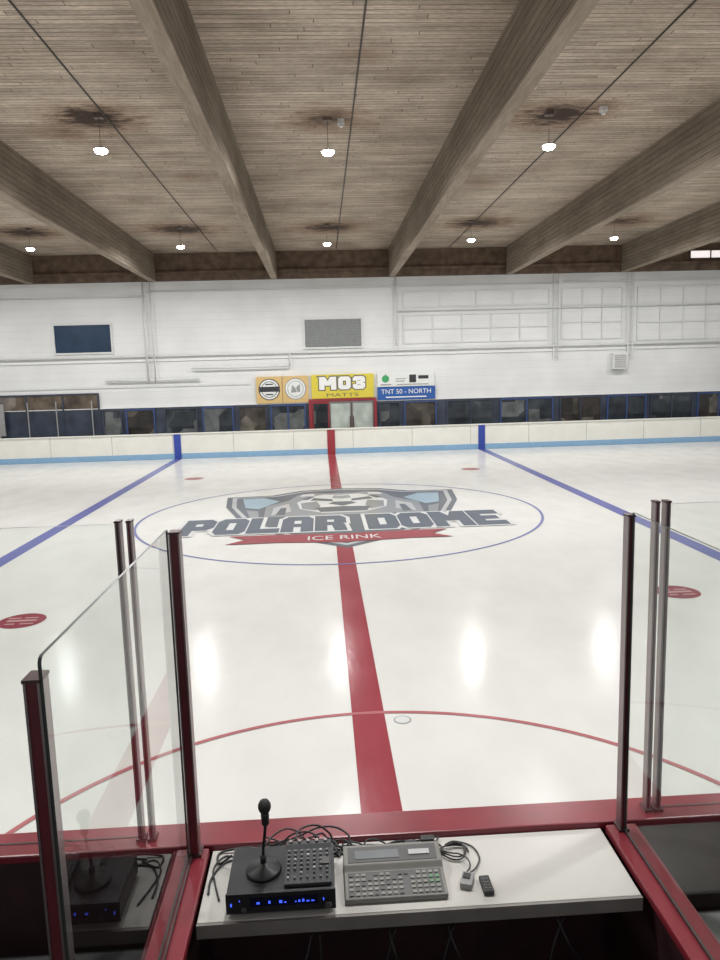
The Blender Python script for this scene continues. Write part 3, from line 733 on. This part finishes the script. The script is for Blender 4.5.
# remotes and coil
o=MB().box(.180,.230,-.725,-.645,DZ+.001,DZ+.028,rz=-.35).done('switch_box',M_greydev,label='small grey handheld switch on a cable',category='handheld switch',bevel=.004)
MB().box(.190,.220,-.69,-.66,DZ+.028,DZ+.033,rz=-.35).done('button',M_black,parent=o)
o=MB().box(.258,.302,-.765,-.665,DZ+.001,DZ+.022,rz=.02).done('remote_control',M_black,label='small black remote control lying on desk',category='remote control',bevel=.005)
for i in range(4):
    for j in range(2): MB().box(.267+j*.016,.277+j*.016,-.75+i*.018,-.742+i*.018,DZ+.022,DZ+.024).done('button',M_panelgrey,parent=o)
def cable(pts,r=.0035,label='black cable lying across the desk'):
    return MB().tube(pts,r).done('cable',M_black,label=label,category='cable',group='cables on the desk')
z=DZ+.006
pts=[]
for k in range(40):
    a=k*.45; rr_=.055-.0004*k+.006*math.sin(k*1.3)
    pts.append((.185+rr_*1.15*math.cos(a),-.49+rr_*math.sin(a),z+.0006*k))
pts+= [(.23,-.56,z+.02),(.235,-.60,z+.01),(.208,-.642,z+.012)]
cable(pts,.0035,'black cable wound in a small loose coil')
cable([(.155,-.43,z),(.2,-.41,z),(.27,-.45,z),(.29,-.53,z),(.26,-.60,z+.003),(.225,-.640,z+.01)])
cable([(-.80,-.49,z+.05),(-.86,-.47,z),(-.87,-.40,z),(-.80,-.388,z+.01),(-.72,-.40,z+.02),(-.66,-.43,z+.02),(-.62,-.48,z+.05)],.005)
cable([(-.53,-.525,rt+.045),(-.54,-.46,z+.09),(-.57,-.42,z+.06),(-.64,-.40,z+.02),(-.72,-.44,z),(-.83,-.46,z),(-.88,-.56,z),(-.88,-.66,z)],.005)
cable([(-.495,-.525,rt+.045),(-.49,-.45,z+.09),(-.45,-.41,z+.03),(-.38,-.41,z+.0),(-.30,-.42,z),(-.20,-.40,z),(-.05,-.42,z),(.03,-.435,z+.01)],.0045)
cable([(-.46,-.525,rt+.045),(-.45,-.47,z+.10),(-.40,-.43,z+.09),(-.36,-.42,z+.02),(-.33,-.44,z+.0),(-.25,-.46,z)],.0045)
cable([(-.43,-.525,rt+.045),(-.42,-.48,z+.11),(-.47,-.44,z+.11),(-.55,-.42,z+.08),(-.60,-.45,z+.02),(-.52,-.47,z+.0),(-.42,-.46,z)],.004)
cable([(-.645,-.586,rt+.008),(-.65,-.53,rt+.01),(-.68,-.48,z+.08),(-.76,-.44,z),(-.84,-.42,z),(-.88,-.50,z),(-.86,-.6,z),(-.83,-.7,z)],.004)
cable([(-.36,-.47,z),(-.28,-.44,z+.0),(-.15,-.455,z),(0,-.46,z),(.06,-.40,z),(.12,-.42,z),(.14,-.45,z)],.0035)
cable([(-.40,-.40,z),(-.34,-.385,z+.02),(-.30,-.40,z+.03),(-.26,-.43,z+.01),(-.31,-.45,z),(-.38,-.44,z)],.004)
cable([(-.515,-.525,rt+.04),(-.50,-.45,z+.13),(-.43,-.41,z+.12),(-.37,-.40,z+.07),(-.34,-.41,z+.01),(-.27,-.395,z),(-.18,-.43,z),(-.10,-.40,z)],.0045)
cable([(-.66,-.49,z+.08),(-.62,-.44,z+.10),(-.56,-.41,z+.11),(-.50,-.41,z+.08),(-.47,-.45,z+.03)],.004)
cable([(-.56,-.47,z+.02),(-.60,-.44,z+.07),(-.66,-.42,z+.08),(-.64,-.40,z+.03),(-.54,-.39,z+.01),(-.44,-.42,z+.02),(-.38,-.39,z+.04),(-.33,-.40,z+.01)],.004)
cable([(-.33,-.47,z),(-.30,-.40,z+.02),(-.22,-.42,z+.015),(-.26,-.46,z+.01),(-.34,-.42,z+.02),(-.42,-.45,z+.01)],.004)
cable([(-.345,-.50,z+.04),(-.335,-.45,z+.04),(-.37,-.42,z+.05),(-.43,-.44,z+.06),(-.41,-.48,z+.04)],.004)
cable([(-.30,-.46,z+.03),(-.28,-.42,z+.06),(-.34,-.39,z+.09),(-.42,-.40,z+.10),(-.50,-.39,z+.06),(-.58,-.40,z+.04),(-.70,-.39,z),(-.80,-.41,z)],.0045)
cable([(-.24,-.47,z),(-.20,-.41,z+.03),(-.14,-.39,z+.01),(-.08,-.43,z),(-.02,-.40,z),(.05,-.41,z)],.004)
cable([(.10,-.43,z+.01),(.13,-.39,z+.01),(.09,-.385,z+.01),(.03,-.39,z),(-.06,-.385,z),(-.14,-.42,z)],.004)
MB().box(-.03,.025,-.455,-.42,z-.004,z+.028,rz=.2).done('power_adapter',M_black,label='small black power adapter block behind the console',category='power adapter',bevel=.004)

# ------------------------------------------------------------------ world, camera
w=bpy.data.worlds.new('world'); SC.world=w; w.use_nodes=True
bg=w.node_tree.nodes['Background']; bg.inputs[0].default_value=(.98,.985,1,1); bg.inputs[1].default_value=.42
f,a,p,r=725.6,.0496,.1435,.0275
C=Vector((-.337,-3.44,3.176))
F=Vector((math.sin(a)*math.cos(p),math.cos(a)*math.cos(p),-math.sin(p)))
R0=Vector((math.cos(a),-math.sin(a),0)); U0=R0.cross(F)
R=R0*math.cos(r)-U0*math.sin(r); U=U0*math.cos(r)+R0*math.sin(r)
cam=bpy.data.cameras.new('camera'); co=bpy.data.objects.new('camera',cam); COL.objects.link(co)
cam.sensor_fit='VERTICAL'; cam.sensor_height=36; cam.lens=36*f/960; cam.clip_start=.05
co.matrix_world=Matrix(((R.x,U.x,-F.x,C.x),(R.y,U.y,-F.y,C.y),(R.z,U.z,-F.z,C.z),(0,0,0,1)))
SC.camera=co
